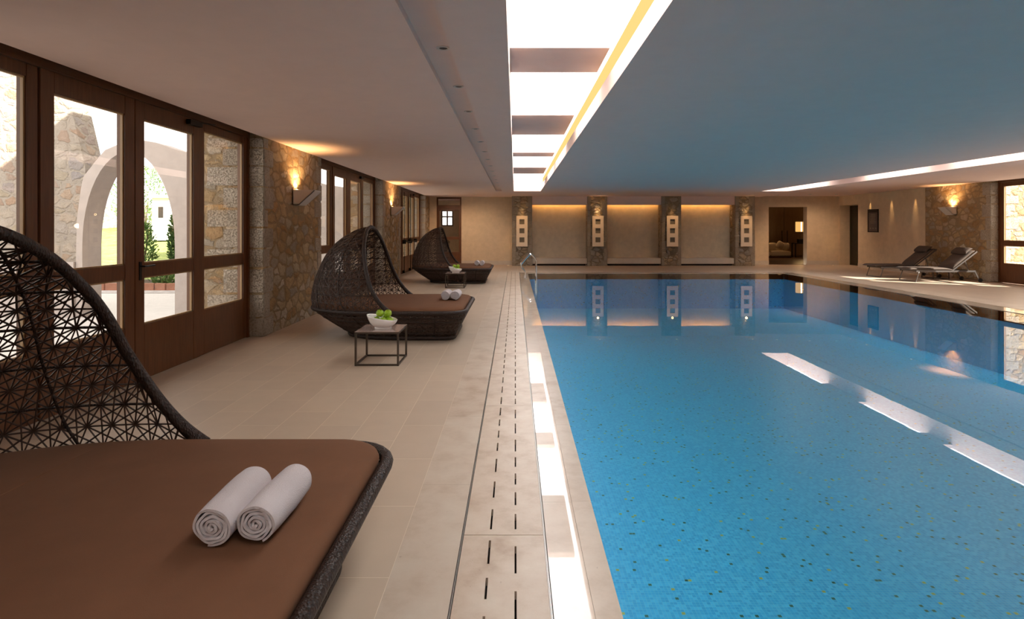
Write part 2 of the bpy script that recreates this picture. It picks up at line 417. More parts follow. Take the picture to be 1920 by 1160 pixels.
# drain channel and its slotted stone covers
b = MB(); b.box(-.262, .15, -3.6, 19.35, -.2, -.1); b.box(-.262, -.2615, -3.6, 19.35, -.1, 0); b.build('trim_4', M['slot'], kind='structure')
b = MB()
for x in (-.258, -.2545, .140, .1445): b.box(x-.0009, x+.0009, -3.6, 19.35, -.1, -.001)
b.build('trim_5', M['alu'], kind='structure')
def cover_mesh():
    L = 1.996; b = MB(); z0, z1 = -.035, 0
    xs = [-.25, -.126, -.116, -.003, .006, .137]
    def slots(seq):
        out = []; y = .05
        for ln, gap in seq: out.append((y, y+ln)); y += ln+gap
        return out
    r = slots([(.15, .095)]*4+[(.21, .12)]*3)
    l = slots([(.20, .13)]*3+[(.14, .10)]*3+[(.19, .0)])
    for (xa, xb, sl) in ((xs[1], xs[2], l), (xs[3], xs[4], r)):
        y = 0
        for a, c in sl: b.box(xa, xb, y, a, z0, z1); y = c
        b.box(xa, xb, y, L, z0, z1)
    for xa, xb in ((xs[0], xs[1]), (xs[2], xs[3]), (xs[4], xs[5])): b.box(xa, xb, 0, L, z0, z1)
    return b
ORD = ['first', 'second', 'third', 'fourth', 'fifth', 'sixth', 'seventh', 'eighth', 'ninth', 'tenth', 'eleventh', 'twelfth', 'thirteenth', 'fourteenth']
c0 = cover_mesh().build('drain_cover', M['trav_plain'], loc=(0, .765, 0))
tag(c0, 'long travertine drain cover with two rows of slots, first from the camera', 'drain cover', 'slotted drain covers along the pool')
for k in range(1, 9):
    c = c0.copy(); COL.objects.link(c); c.location = (0, .765+2.0*k, 0); c['label'] = 'long travertine drain cover with two rows of slots, %s from the camera' % ORD[k]
last = MB()
for xa, xb in ((-.25, -.126), (-.116, -.003), (.006, .137)): last.box(xa, xb, 0, .57, -.035, 0)
for yy in (0, .3): 
    for xa, xb in ((-.126, -.116), (-.003, .006)): last.box(xa, xb, yy, yy+.12, -.035, 0)
l = last.build('drain_cover', M['trav_plain'], loc=(0, 18.765, 0))
tag(l, 'short travertine drain cover that ends the slotted row before the far wall', 'drain cover', 'slotted drain covers along the pool')

# ------------------------------------------------------------------ walls
def pier(name, xin, xout, y0, y1, corners, ztop=2.9):
    r = struct(name, (0, 0, 0)); s = 1 if xin > xout else -1     # s: direction of the room
    b = MB(); b.box(min(xin, xout), max(xin, xout), y0, y1, 0, ztop); b.build('masonry', M['stone'], r)
    q = MB(); rr = random.Random(int(y0*10)+5)
    for c in corners:
        yc = y0 if c == 'near' else y1; d = 1 if c == 'near' else -1
        z = 0; k = 0
        while z < ZC-.02:
            h = rr.uniform(.24, .36); h = min(h, ZC-z)
            if ZC-z-h < .12: h = ZC-z
            L = (.16 if k % 2 else .30)+rr.uniform(-.03, .04); px = rr.uniform(.008, .018); py = rr.uniform(.008, .018)
            ya, yb = sorted((yc-d*py, yc+d*L)); xa, xb = sorted((xin+s*px, xin-s*.24))
            q.box(xa, xb, ya, yb, z+.006, z+h-.006)
            xa, xb = sorted((xin-s*.30, xin-s*(.56+.22*(k % 2)))); ya, yb = sorted((yc-d*py*.7, yc+d*.1)); q.box(xa, xb, ya, yb, z+.006, z+h-.006)
            z += h; k += 1
    q.build('quoins', M['quoin'], r, bevel=.012, smooth=True)
    return r
XO = -4.45
pier('wall_left', XL, XO, .81, 3.10, ('near', 'far')); pier('wall_left', XL, XO, 7.79, 10.08, ('near', 'far'))
pier('wall_left', XL, XO, 14.77, 17.06, ('near', 'far')); pier('wall_left', XL, XO, 21.75, YB+.6, ('near',))
pier('wall_left', XL, XO, Y0-.2, -3.88, ('far',))
b = MB(); b.box(XO, XL-.001, Y0-.2, YB+.6, 2.9, 6.0); b.build('wall_left', M['white'], kind='structure')
pier('wall_right', XR, 14.1, 15.58, 18.06, ('near',)); pier('wall_right', XR, 14.1, 8.6, 10.89, ('near', 'far'))
pier('wall_right', XR, 14.1, 1.6, 3.9, ('near', 'far')); pier('wall_right', XR, 14.1, Y0-.2, -3.1, ('far',))
b = MB(); b.box(XR+.001, 13.5, Y0-.2, YB+.6, 2.9, 3.3)
b.build('wall_right', M['white'], kind='structure')
b = MB(); b.box(XR, 13.6, 18.06, 21.6, 0, 2.95); b.box(XR, 13.6, 21.6, 22.8, 2.40, 2.95); b.box(XR, 13.9, 22.8, YB+.15, 0, 2.95)
b.box(13.6, 13.7, 18.06, 22.8, 0, 2.95); b.build('wall_right', M['plaster'], kind='structure')
b = MB()
b.box(XL, -3.18, YB, YB+.15, 0, 2.9); b.box(-3.18, -2.18, YB, YB+.15, 2.74, 2.9); b.box(-2.18, -.12, YB, YB+.15, 0, 2.9)
b.box(9.45, 10.27, YB, YB+.3, 0, 2.9); b.box(10.27, 11.82, YB, YB+.3, 2.35, 2.9); b.box(11.82, XR+.4, YB, YB+.3, 0, 2.9)
b.build('wall_back', M['plaster'], kind='structure')
b = MB(); b.box(-.12, 9.45, YB, YB+.15, 0, 2.9); b.build('wall_back', M['niche'], kind='structure')
b = MB(); b.box(XO, 14.1, Y0-.2, Y0, 0, 2.9); b.build('wall_front', M['plaster'], kind='structure')
b = MB(); b.box(-2.18, -.12, YB-.012, YB, 0, .17); b.box(9.45, 10.27, YB-.012, YB, 0, .17); b.box(11.82, XR, YB-.012, YB, 0, .17); b.build('baseboard_back', M['bench'], kind='structure')
b = MB(); b.box(XR-.012, XR, 18.1, 21.6, 0, .15); b.build('baseboard_right', M['bench'], kind='structure')

# pillars, lintels and benches of the far wall
PX = [(-.12, .66), (2.86, 3.62), (5.79, 6.54), (8.69, 9.45)]
YP = 22.3
for i, (a, c) in enumerate(PX):
    r = struct('stone_pillar'); b = MB(); b.box(a, c, YP, YB, 0, ZC); b.build('masonry', M['stone_pillar'], r)
    q = MB(); rr = random.Random(i)
    for e, d in ((a, 1), (c, -1)):
        z = 0; k = 0
        while z < ZC-.02:
            h = min(rr.uniform(.16, .34), ZC-z)
            if ZC-z-h < .1: h = ZC-z
            L = rr.choice((.10, .16, .24, .13)); x0, x1 = sorted((e-d*.008, e+d*L))
            q.box(x0, x1, YP-rr.uniform(.006, .016), YP+.2+rr.uniform(0, .15), z+.006, z+h-.006); z += h; k += 1
    q.build('quoins', M['quoin_pillar'], r, bevel=.01, smooth=True)
NX = [(.66, 2.86), (3.62, 5.79), (6.54, 8.69)]
names = ['left', 'middle', 'right']
for i, (a, c) in enumerate(NX):
    b = MB(); b.box(a+.012, c-.012, YP+.04, YB-.2, 2.415, ZC); b.build('trim_6', M['ceiling'], kind='structure')
    b = MB(); b.box(a+.05, c-.05, YB-.19, YB-.17, 2.50, 2.53); s = b.build('light_strip', M['led']); tag(s, 'warm light strip hidden behind the lintel of the %s niche' % names[i], 'light strip', 'light strips behind the lintels')
    bn = thing('stone_bench', 'pale stone bench filling the foot of the %s niche between two stone pillars' % names[i], 'bench', ((a+c)/2, YP+.3, 0), group='benches in the niches')
    hw = (c-a)/2-.016
    b = MB(); b.box(-hw, hw, -.20, .295, .075, .30); b.build('seat', M['bench'], bn, bevel=.006)
    b = MB(); b.box(-hw+.05, hw-.05, -.10, .29, 0, .075); b.build('plinth', M['slot'], bn)

# ------------------------------------------------------------------ ceiling with roof lights and shallow channels
b = MB(); T = 3.2
YC = 19.3
b.box(XL-.005, -.66, Y0, YB+.3, ZC, T); b.box(-.66, -.457, Y0, YC, ZC+.05, T); b.box(-.457, -.05, Y0, YC, ZC, T)
b.box(.865, 8.4, Y0, YC, ZC, ZC+.165); b.box(.93, 8.33, Y0, YC, ZC+.165, T)
b.box(9.31, 9.72, Y0, YC, ZC, T); b.box(9.72, 9.92, Y0, YC, ZC+.06, T); b.box(9.92, XR+.005, Y0, YC, ZC+.03, T)
b.box(-.66, 9.92, YC, YB+.3, ZC, T); b.box(9.92, XR+.005, YC, YB+.3, ZC+.03, T)
b.build('ceiling', M['ceiling'], kind='structure')
for xa, xb in ((-.05, .93), (8.33, 9.31)):     # roof lights: diffusing glass that lets the daylight down
    r = struct('window_%d' % (10 if xa < 0 else 11)); b = MB(); b.box(xa+.001, xb-.001, Y0+.001, YC-.001, 3.182, 3.19); b.build('diffusing_pane', M['daylight'], r)
for xa, xb in ((-.05, .845), (8.415, 9.31)):
    for a, c in BEAMS:
        b = MB(); b.box(xa, xb, a, c, 3.10, 3.18); b.build('ceiling_beam', M['ceiling'], kind='structure')
b = MB(); b.box(.915, .929, Y0, YC-.5, 3.012, 3.16)
tag(b.build('light_strip', M['amber']), 'long amber light strip along the ledge of the near roof light', 'light strip')

# ------------------------------------------------------------------ timber glazed screens
def screen(n, X, s, y0, y1, first_handle=True):
    """s=+1: the room lies towards +X"""
    r = struct('window_%d' % n, (X, y0, 0)); L = y1-y0; t = .055
    b = MB(); f = .055
    b.box(-t, t, 0, f, 0, 2.9); b.box(-t, t, L-f, L, 0, 2.9); b.box(-t, t, f, L-f, 2.74, 2.9)
    b.build('window_frame', M['wood_y'], r, bevel=.004)
    e = [f, 1.25, 2.34, 3.47, L-f]
    for k in range(4):
        a, c = e[k]+.004, e[k+1]-.004; door = k in (1, 2)
        zt = 2.57 if door else 2.64; zl = .55 if door else .53
        m_ = .135 if k in (1, 2) else .10; tt = .04; off = s*.012 if door else 0
        leaf = MB(); x0, x1 = off-tt, off+tt
        leaf.box(x0, x1, a, a+m_, .01, 2.735); leaf.box(x0, x1, c-m_, c, .01, 2.735)
        for z0, z1 in ((zt, 2.735), (1.015, 1.15), (.01, zl)): leaf.box(x0+.002, x1-.002, a+m_, c-m_, z0, z1)
        lf = leaf.build('door_leaf' if door else 'fixed_panel', M['wood'], r, bevel=.003)
        bd = MB()
        for z0, z1 in ((1.15, zt), (zl, 1.015)):
            q = .014; xx0, xx1 = sorted((off+s*.002, off+s*.024))
            bd.box(xx0, xx1, a+m_, a+m_+q, z0, z1); bd.box(xx0, xx1, c-m_-q, c-m_, z0, z1)
            bd.box(xx0, xx1, a+m_+q, c-m_-q, z0, z0+q); bd.box(xx0, xx1, a+m_+q, c-m_-q, z1-q, z1)
        bd.build('glazing_bead', M['bead'], lf)
        for z0, z1 in ((1.15, zt), (zl, 1.015)):
            g = MB(); g.add([(off-s*.004, a+m_, z0), (off-s*.004, c-m_, z0), (off-s*.004, c-m_, z1), (off-s*.004, a+m_, z1)], [(0, 1, 2, 3)])
            g.build('pane', M['glass'], lf)
        if k == 2:
            h = MB(); hx = off+s*(tt+.001)
            h.box(*sorted((hx, hx+s*.008)), a+.05, a+.085, .99, 1.17)
            h.tube([(hx, a+.067, 1.125), (hx+s*.055, a+.067, 1.125), (hx+s*.06, a+.08, 1.125), (hx+s*.06, a+.20, 1.128)], .009, 8)
            h.build('lever_handle', M['black_metal'], lf, smooth=True)
            h = MB(); h.box(*sorted((hx, hx+s*.05)), c-.28, c-.04, 2.655, 2.71)
            h.bar((hx+s*.03, c-.05, 2.71), (hx+s*.05, c+.22, 2.735), .02, .012); h.build('door_closer', M['black_metal'], lf)
    return r
for i, (a, c) in enumerate(WIN): screen(i+1, PL, 1, a, c)
for i, (a, c) in enumerate(WINR): screen(i+5, PR, -1, a, c)
# push bars on the far doors
pb = MB()
for a in (1.27, 2.36):
    pb.tube([(.13, a+.06, 1.04), (.13, a+1.02, 1.04)], .016, 8); pb.box(.04, .16, a+.03, a+.09, .98, 1.11); pb.box(.04, .16, a+.98, a+1.04, .98, 1.11)
    pb.tube([(.1, a+.06, .06), (.1, a+.06, 2.66)], .012, 6); pb.box(.045, .12, a+.03, a+.09, .03, .12)
wr = [o for o in bpy.data.objects if o.name == 'window_4'][0]
pb.build('push_bar', M['black_metal'], wr, smooth=True)

# far left glazed door
r = struct('door_1', (-2.68, YB+.05, 0)); b = MB(); h = .5
b.box(-h, -h+.055, -.06, .06, 0, 2.74); b.box(h-.055, h, -.06, .06, 0, 2.74); b.box(-h+.055, h-.055, -.06, .06, 2.67, 2.74); b.box(-h+.055, h-.055, -.06, .06, 2.24, 2.42)
b.build('door_frame', M['wood'], r, bevel=.004)
b = MB(); b.box(-.44, -.40, -.03, .03, .01, 2.235); b.box(.40, .44, -.03, .03, .01, 2.235); b.box(-.4, .4, -.03, .03, .01, .52); b.box(-.4, .4, -.03, .03, 1.03, 1.14); b.box(-.4, .4, -.03, .03, 2.19, 2.235)
lf = b.build('door_leaf', M['wood'], r)
b = MB(); b.add([(-.4, 0, .5), (.4, 0, .5), (.4, 0, 2.2), (-.4, 0, 2.2)], [(0, 1, 2, 3)]); b.build('pane', M['glass'], lf)
b = MB(); b.add([(-.44, 0, 2.42), (.44, 0, 2.42), (.44, 0, 2.67), (-.44, 0, 2.67)], [(0, 1, 2, 3)]); b.build('transom_pane', M['glass'], r)
# smoked glass door in the right-hand passage
r = struct('door_2', (13.5, 22.2, 0)); b = MB(); b.box(-.006, .006, -.6, .6, .01, 2.38); lf = b.build('glass_leaf', M['green_glass'], r)
b = MB(); b.tube([(-.05, -.12, .78), (-.05, -.12, 1.5)], .012, 8); b.bar((-.05, -.12, .85), (0, -.12, .85), .012); b.bar((-.05, -.12, 1.43), (0, -.12, 1.43), .012); b.build('pull_handle', M['black_metal'], lf, smooth=True)

# ------------------------------------------------------------------ wall lights
def sconce(x, y, z, s, label):
    t = thing('wall_light', label, 'wall light', (x, y, z), group='wedge-shaped wall lights on stone')
    P = [(0, .02), (0, -.235), (.10, -.235), (.34, -.02), (.34, 0), (.325, 0), (.325, -.015), (.098, -.222), (.012, -.222), (.012, .02)]
    b = MB(); b.prism([(s*p, q) for p, q in P], 'y', -.15, .15)
    for e in (-.15, .138): b.prism([(0, 0), (0, -.235), (s*.10, -.235), (s*.34, -.02), (s*.34, 0)], 'y', e, e+.012)
    b.build('shade', M['sconce'], t)
    b = MB(); b.tube([(s*.07, -.06, -.05), (s*.07, .06, -.05)], .02, 8); b.build('bulb', M['bulb'], t, smooth=True)
    lamp('wall_light_glow', (x+s*.06, y, z+.01), 32, WARM, 'SPOT', .03, (-s*.10, 0, 1), 2.3, .9)
    return t
sconce(XL+.015, 8.92, 2.09, 1, 'wedge-shaped pale wall light on the nearest stone pier, left wall')
sconce(XL+.015, 15.85, 2.09, 1, 'wedge-shaped pale wall light on the second stone pier, left wall')
sconce(XR-.015, 16.9, 2.12, -1, 'wedge-shaped pale wall light on the stone pier behind the loungers')

ordn = ['pillar beside the pool ladder', 'second pillar from the left', 'third pillar from the left', 'pillar nearest the lounge doorway']
for i, (a, c) in enumerate(PX):
    x = (a+c)/2+.01 if i else .265; pw, z0, z1 = .222, .77, 1.97
    t = thing('wall_panel_light', 'tall cream panel light with three square openings on the %s' % ordn[i], 'wall light', (x, YP-.03, 0), group='three-square panel lights on the far pillars')
    b = MB(); hs = .098; cz = [1.74, 1.385, 1.03]; ya, yb = -.09, -.045
    b.box(-pw, -hs, ya, yb, z0, z1); b.box(hs, pw, ya, yb, z0, z1)
    zs = [z1, cz[0]+hs, cz[0]-hs, cz[1]+hs, cz[1]-hs, cz[2]+hs, cz[2]-hs, z0]
    for k in range(0, 8, 2): b.box(-hs, hs, ya, yb, zs[k+1], zs[k])
    b.build('front_panel', M['panel_front'], t)
    b = MB(); b.box(-pw+.03, pw-.03, -.045, .012, z0+.05, z1+.03); b.build('back_box', M['panel_back'], t)
    lamp('panel_glow', (x, YP-.10, z1+.05), (1.6, 6, .5, 3.0)[i], WARM, 'SPOT', .02, (0, .24, 1), 1.5, .8)
    lamp('panel_glow', (x, YP-.10, z1+.05), (.3, .6, .2, .4)[i], WARM, 'POINT', .04)

# ceiling downlights in the shallow channel
def downlight(x, y, z, label, group, lit=False):
    t = thing('downlight', label, 'downlight', (x, y, z), group=group)
    b = MB(); b.lathe([(.030, .0), (.033, -.005), (.048, -.006), (.052, 0), (.050, .02), (.030, .02)], 20); b.build('trim_ring', M['sconce'], t, smooth=True)
    b = MB(); b.lathe([(.002, -.002), (.029, -.002), (.029, .012), (.002, .012)], 16); b.build('lens', M['spot_lens'] if lit else M['black_metal'], t)
    return t
dl = None; y = 4.09
nd = 0
while y < 19.2:
    lab = 'small unlit downlight in the long ceiling channel, %s from the camera' % ORD[nd]; nd += 1
    if dl is None: dl = downlight(-.52, y, ZC+.05, lab, 'downlights in the ceiling channel')
    else: dup(dl, (-.52, y, ZC+.05), label=lab)
    y += 1.11
w0 = None
for y, wh in ((22.45, 'above the far side of the smoked glass door'), (21.85, 'above the near side of the smoked glass door'), (20.85, 'above the framed notice'), (19.67, 'between the framed notice and the stone pier'), (18.5, 'beside the stone pier on the right wall')):
    lab = 'small lit downlight %s' % wh
    if w0 is None: w0 = downlight(XR-.14, y, ZC+.03, lab, 'downlights along the right wall', True)
    else: dup(w0, (XR-.14, y, ZC+.03), label=lab)
    lamp('wall_wash', (XR-.085, y, ZC), 26, WARM, 'SPOT', .012, (.07, 0, -1), .42, 1.0)
w0 = None
for x, wh in ((-1.5, 'before the plain wall left of the pillars'), (-2.6, 'before the glazed corner door'), (10.0, 'at the left edge of the lounge doorway'), (11.1, 'added over the lounge doorway'), (12.1, 'added before the wall right of the lounge doorway'),  # last two here are added to warm the far right end
              (.27, 'before the %s' % ordn[0]), (3.24, 'before the %s' % ordn[1]), (6.17, 'before the %s' % ordn[2]), (9.07, 'before the %s' % ordn[3])):
    l = 'small ceiling downlight ' + wh
    if w0 is None: w0 = downlight(x, 21.3 if x < 0 or x > 10 else 21.6, ZC, l, 'downlights before the far wall', True)
    else: dup(w0, (x, 21.3 if x < 0 or x > 10 else 21.6, ZC), label=l)
    plain = x < 0 or x > 10
    lamp('far_wash', (x, 21.3 if plain else 21.6, ZC-.03), 30 if plain else 22, WASH if plain else WARM, 'SPOT', .02, (0, .45, -1) if plain else (0, .42, -1), 2.2 if plain else .9, 1.0)
w0 = None
for x, y in ((-.28, 22.62), (12.72, 22.62)):
    l = 'small round uplight in the floor, %s' % ('left of the first stone pillar' if x < 0 else 'in the far right corner')
    t = thing('floor_uplight', l, 'floor light', (x, y, 0), group='floor uplights')
    b = MB(); b.lathe([(.03, 0), (.045, .004), (.05, .0)], 16); b.build('trim_ring', M['chrome'], t)
    b = MB(); b.lathe([(.001, .002), (.03, .003), (.03, .0)], 16); b.build('lens', M['spot_lens'], t)
    lamp('uplight_glow', (x, y, .03), 6, WARM, 'SPOT', .02, (0, .12, 1), .9, .9)

# ------------------------------------------------------------------ woven daybed with hood
ARCH = [(.13, .845, .41), (.03, .84, .50), (-.05, .825, .60), (-.12, .80, .72), (-.19, .74, .90), (-.235, .67, 1.08), (-.27, .57, 1.23), (-.30, .41, 1.38), (-.315, .21, 1.48), (-.32, 0, 1.515)]
SPINE = [(-1.10, .41), (-1.115, .55), (-1.08, .75), (-1.015, .93), (-.92, 1.13), (-.765, 1.31), (-.57, 1.44), (-.45, 1.49), (-.32, 1.515)]
asm = np.array(smooth_curve(ARCH, 8)); ssm = np.array(smooth_curve([(x, 0, z) for x, z in SPINE], 8))
def rim_pt(u, scale=1.0, inset=0.0):
    """outline of the rim, u in 0..1 counter-clockwise from the foot centre"""
    xf, xh, hw, rc = 1.095-inset, -1.10+inset, .845-inset, .22-inset*.5
    pts = rim_cache.get(inset)
    if pts is None:
        P = [(xf, 0)]
        for a in np.linspace(0, PI/2, 10): P.append((xf-rc+rc*math.cos(a), hw-rc+rc*math.sin(a)))
        x0 = .13
        for x in np.linspace(xf-rc, x0, 8)[1:]: P.append((x, hw))
        for a in np.linspace(0, PI/2, 28)[1:]:
            P.append((x0-(x0-xh)*math.sin(a)**(2/2.25), hw*max(0, math.cos(a))**(2/2.25)))
        P = P+[(x, -y) for x, y in P[-2:0:-1]]
        P = np.array(P+[P[0]]); d = np.r_[0, np.cumsum(np.linalg.norm(np.diff(P, axis=0), axis=1))]
        pts = rim_cache[inset] = (P, d/d[-1], d[-1])
    P, d, _ = pts
    u = u % 1.0
    return np.interp(u, d, P[:, 0]), np.interp(u, d, P[:, 1])
rim_cache = {}
def base_pt(u):
    x, y = rim_pt(u)
    bx = .175+(x+0)*.68 if x > 0 else .175+x*.705
    return bx, y*.665
def slice_pts(z, xs, n=61):
    xa = np.interp(z, asm[:, 2], asm[:, 0]); wd = np.interp(z, asm[:, 2], asm[:, 1])
    k = 2/(2.25-.25*min(1, (z-.41)/1.0)); out = []
    for a in np.linspace(-PI/2, PI/2, n):
        c = math.cos(a); sn = math.sin(a)
        out.append((xa+(xs-xa)*max(c, 0)**k, wd*(1.0+.05*c)*math.copysign(abs(sn)**k, sn), z))
    return np.array(out)
def strands(b, A, B, r, n=4):
    b.tube([A, (A+B)/2, B] if np.linalg.norm(A-B) > .14 else [A, B], r, n, cap=False)
def make_daybed(label, loc):
    t = thing('hooded_daybed', label, 'daybed', loc, group='woven hooded daybeds along the left deck')
    # hood web
    sl = np.r_[0, np.cumsum(np.linalg.norm(np.diff(ssm, axis=0), axis=1))]; tot = sl[-1]; step = .1
    nrow = int(tot/step); rows = []
    for i in range(nrow+1):
        s_ = i*tot/nrow; z = np.interp(s_, sl, ssm[:, 2]); xs = np.interp(s_, sl, ssm[:, 0])
        P = slice_pts(min(z, 1.512), xs); d = np.r_[0, np.cumsum(np.linalg.norm(np.diff(P, axis=0), axis=1))]
        rows.append((P, d-d[-1]/2, d[-1]))
    def at(i, s_):
        P, d, L = rows[i]; s_ = max(-L/2, min(L/2, s_)); return np.array([np.interp(s_, d, P[:, k]) for k in range(3)])
    web = MB(); w_ = .11; r = .0044
    def valid(i, s_): return 0 <= i <= nrow and abs(s_) <= rows[i][2]/2
    for i in range(nrow+1):
        L = rows[i][2]; off = .5*(i % 2)
        js = np.arange(-40, 41)
        for j in js:
            s0 = (j+off)*w_
            if abs(s0) > L/2+w_: continue
            for di, ds in ((0, 1), (1, .5), (1, -.5), (2, 0), (1, 1.5), (1, -1.5)):
                i2 = i+di
                if i2 > nrow: continue
                s1 = s0+ds*w_
                v0, v1 = valid(i, s0), valid(i2, s1)
                if not (v0 or v1): continue
                A, B = at(i, s0), at(i2, s1)
                if np.linalg.norm(A-B) < .02: continue
                strands(web, A, B, r)
    web.build('hood_web', M['strand'], t, smooth='all', recalc=False)
    ribs = MB()
    for i in range(2, nrow-1, 2): ribs.tube(rows[i][0][::2], .0065, 6)
    ribs.build('hood_ring', M['rattan'], t, smooth='all', recalc=False)
    ribs = MB()
    for a in (-.72, -.43, -.15, .15, .43, .72):
        pts = []
        for P, d, L in rows:
            idx = (a+1)/2*(len(P)-1); pts.append([np.interp(idx, range(len(P)), P[:, k]) for k in range(3)])
        ribs.tube(smooth_curve(pts, 3), .0075, 6)
    ribs.build('hood_rib', M['rattan'], t, smooth='all', recalc=False)
    ar = [tuple(p) for p in asm]; full = ar+[(x, -y, z) for x, y, z in ar[-2::-1]]
    n_ = len(full); rad = [.026+.012*math.exp(-min(i, n_-1-i)/6) for i in range(n_)]
    b = MB(); b.tube(full, rad, 12); b.build('hood_arch', M['rattan'], t, smooth='all', recalc=False)
    # rim and base
    N = 120
    b = MB(); b.tube([(*rim_pt(k/N, inset=0), .40) for k in range(N)], .030, 12, closed=True)
    b.build('rim', M['rattan'], t, smooth='all', recalc=False)
    b = MB(); b.tube([(*base_pt(k/N), .03) for k in range(N)], .030, 10, closed=True); b.build('base_ring', M['rattan'], t, smooth='all', recalc=False)
    sk = MB(); nc = 72; nr = 6
    def sp(i, j):
        u = ((j+.5*(i % 2))/nc) % 1; f = i/nr; rx, ry = rim_pt(u); bx, by = base_pt(u); g = f**1.15
        return np.array((rx+(bx-rx)*g, ry+(by-ry)*g, .39-.35*f))
    for i in range(nr+1):
        for j in range(nc):
            o = i % 2
            for di, dj in ((0, 1), (1, o), (1, o-1), (2, 0), (1, o+1), (1, o-2)):
                if i+di > nr: continue
                sk.tube([sp(i, j), sp(i+di, j+dj)], .0058, 4, cap=False)
    sk.build('base_weave', M['strand'], t, smooth='all', recalc=False)
    b = MB()
    for i in (1, 2, 5): b.tube([sp(i, j) for j in range(nc)], .011, 6, closed=True)
    for j in range(0, nc, 6): b.tube([sp(i, j) for i in range(0, nr+1, 2)], .010, 6)
    b.build('base_hoops', M['rattan'], t, smooth='all', recalc=False)
    # slatted tray under the mattress
    b = MB(); ring = [rim_pt(k/60, inset=.035) for k in range(60)]
    b.loft([[(x, y, .355) for x, y in ring], [(x, y, .375) for x, y in ring]], True, True, True); b.build('tray', M['strand'], t)
    # mattress
    N = 144; rings = []
    for ins, z in ((.07, .378), (.045, .385), (.034, .40), (.032, .425), (.040, .447), (.058, .459), (.09, .466), (.16, .471), (.30, .474)):
        ring = []
        for k in range(N):
            x, y = rim_pt(k/N, inset=ins if ins < .2 else .2)
            if ins >= .2: c = (ins-.2)/.8; x, y = x*(1-c), y*(1-c)
            ring.append((x, y, z+(.002*math.sin(x*6)*math.cos(y*5) if ins > .08 else 0)))
        rings.append(ring)
    for c, z in ((.45, .476), (.75, .478), (.98, .478)):
        rings.append([(x*(1-c), y*(1-c), z) for x, y in [rim_pt(k/N, inset=.2) for k in range(N)]])
    b = MB(); b.loft(rings, True, True, True); mt = b.build('mattress', M['cushion'], t, smooth='all')
    b = MB(); b.tube([(-.28+.012*math.sin(y*3), y, .4755-.016*(abs(y)/.78)**6) for y in np.linspace(-.76, .76, 30)], .0035, 6); b.build('seam', M['cushion'], mt, smooth='all')
    return t
bed = make_daybed('nearest woven hooded daybed with brown mattress, cropped at the picture edge', (-1.695, 2.0, 0))
bed2 = dup(bed, (-1.745, 8.10, 0), label='middle woven hooded daybed, standing behind the nearer fruit table')
bed3 = dup(bed, (-1.745, 15.78, 0), label='smallest, most distant woven hooded daybed near the glazed corner door')

# rolled towels
def make_towel():
    b = MB(); th = .0085; n = 240; turns = 5.2; pitch = .0118; L = .32
    def cs(yf):
        sc = 1-.05*abs(yf)**4; pts_o = []; pts_i = []
        for k in range(n):
            a = turns*2*PI*k/(n-1); r0 = .004+pitch*a/(2*PI)
            wob = 1+.05*math.sin(3*a*.37+1)+.032*math.sin(5.3*a)*min(1, (turns*2*PI-a)/8)+.012*math.sin(a*2+yf*4)+.008*math.sin(a*5-yf*7)
            for lst, rr in ((pts_o, r0+th/2), (pts_i, r0-th/2)):
                q = rr*wob*sc; aa = -a-.15
                lst.append((q*math.cos(aa)*1.03, yf*L/2+.004*math.sin(a*1.3)*(1 if yf > 0 else -1)*(abs(yf) > .9), q*math.sin(aa)*.97))
        return pts_o+pts_i[::-1]
    rings = [cs(y) for y in (-1, -.985, -.93, -.6, -.2, .2, .6, .93, .985, 1)]
    # slightly round the outermost edges
    b.loft(rings, True, False, False)
    m = len(rings[0]); vs = []; fs = []
    for e in (0, -1):
        o = len(vs); vs += rings[e]
        for k in range(n-1): fs.append((o+k, o+k+1, o+m-2-k, o+m-1-k))
    b.add(vs, fs)
    return b
tw = make_towel().build('rolled_towel', M['towel'], smooth='all')
zt = .478+.0625
tag(tw, 'rolled grey-white towel, inner one of the pair on the nearest daybed', 'towel', 'rolled towels on the daybeds')
tw.location = (-.975, 1.965, zt+.002); tw.rotation_euler = (0, .4, .03)
spots = [(-.836, 1.985, -.2, 'rolled grey-white towel nearer the poolside edge of the nearest daybed'),
         (-.99, 8.15, .9, 'rolled towel, left of the pair on the middle daybed'), (-.850, 8.15, .1, 'rolled towel, right of the pair on the middle daybed'),
         (-1.046, 15.5, .3, 'rolled towel, left of the pair on the farthest daybed'), (-.905, 15.5, 1.4, 'rolled towel, right of the pair on the farthest daybed')]
for x, y, ry, lab in spots:
    c = tw.copy(); COL.objects.link(c); c.location = (x, y, zt+.002); c.rotation_euler = (0, ry, -.02); c['label'] = lab

# side tables, bowls, apples
def make_table(label, loc):
    t = thing('side_table', label, 'table', loc, group='cube-framed side tables'); h = .24; H = .372; w_ = .02
    for sx in (-1, 1):
        for sy in (-1, 1):
            b = MB(); b.box(sx*(h-w_/2)-w_/2, sx*(h-w_/2)+w_/2, sy*(h-w_/2)-w_/2, sy*(h-w_/2)+w_/2, 0, H-.004); b.build('leg', M['dark_metal'], t)
    for nm, z0, z1 in (('top_rails', H-.026, H-.006), ('bottom_rails', .002, .020)):
        b = MB()
        for sgn in (-1, 1):
            c = sgn*(h-w_/2); b.box(-h+w_, h-w_, c-w_/2+.0005, c+w_/2-.0005, z0, z1); b.box(c-w_/2+.0005, c+w_/2-.0005, -h+w_, h-w_, z0, z1)
        b.build(nm, M['dark_metal'], t)
    b = MB(); b.box(-h+.001, h-.001, -h+.001, h-.001, H-.006, H); b.build('table_top', M['table_top'], t, bevel=.001)
    return t
tb = make_table('dark cube-framed side table with taupe top, before the middle daybed', (-1.505, 6.38, 0))
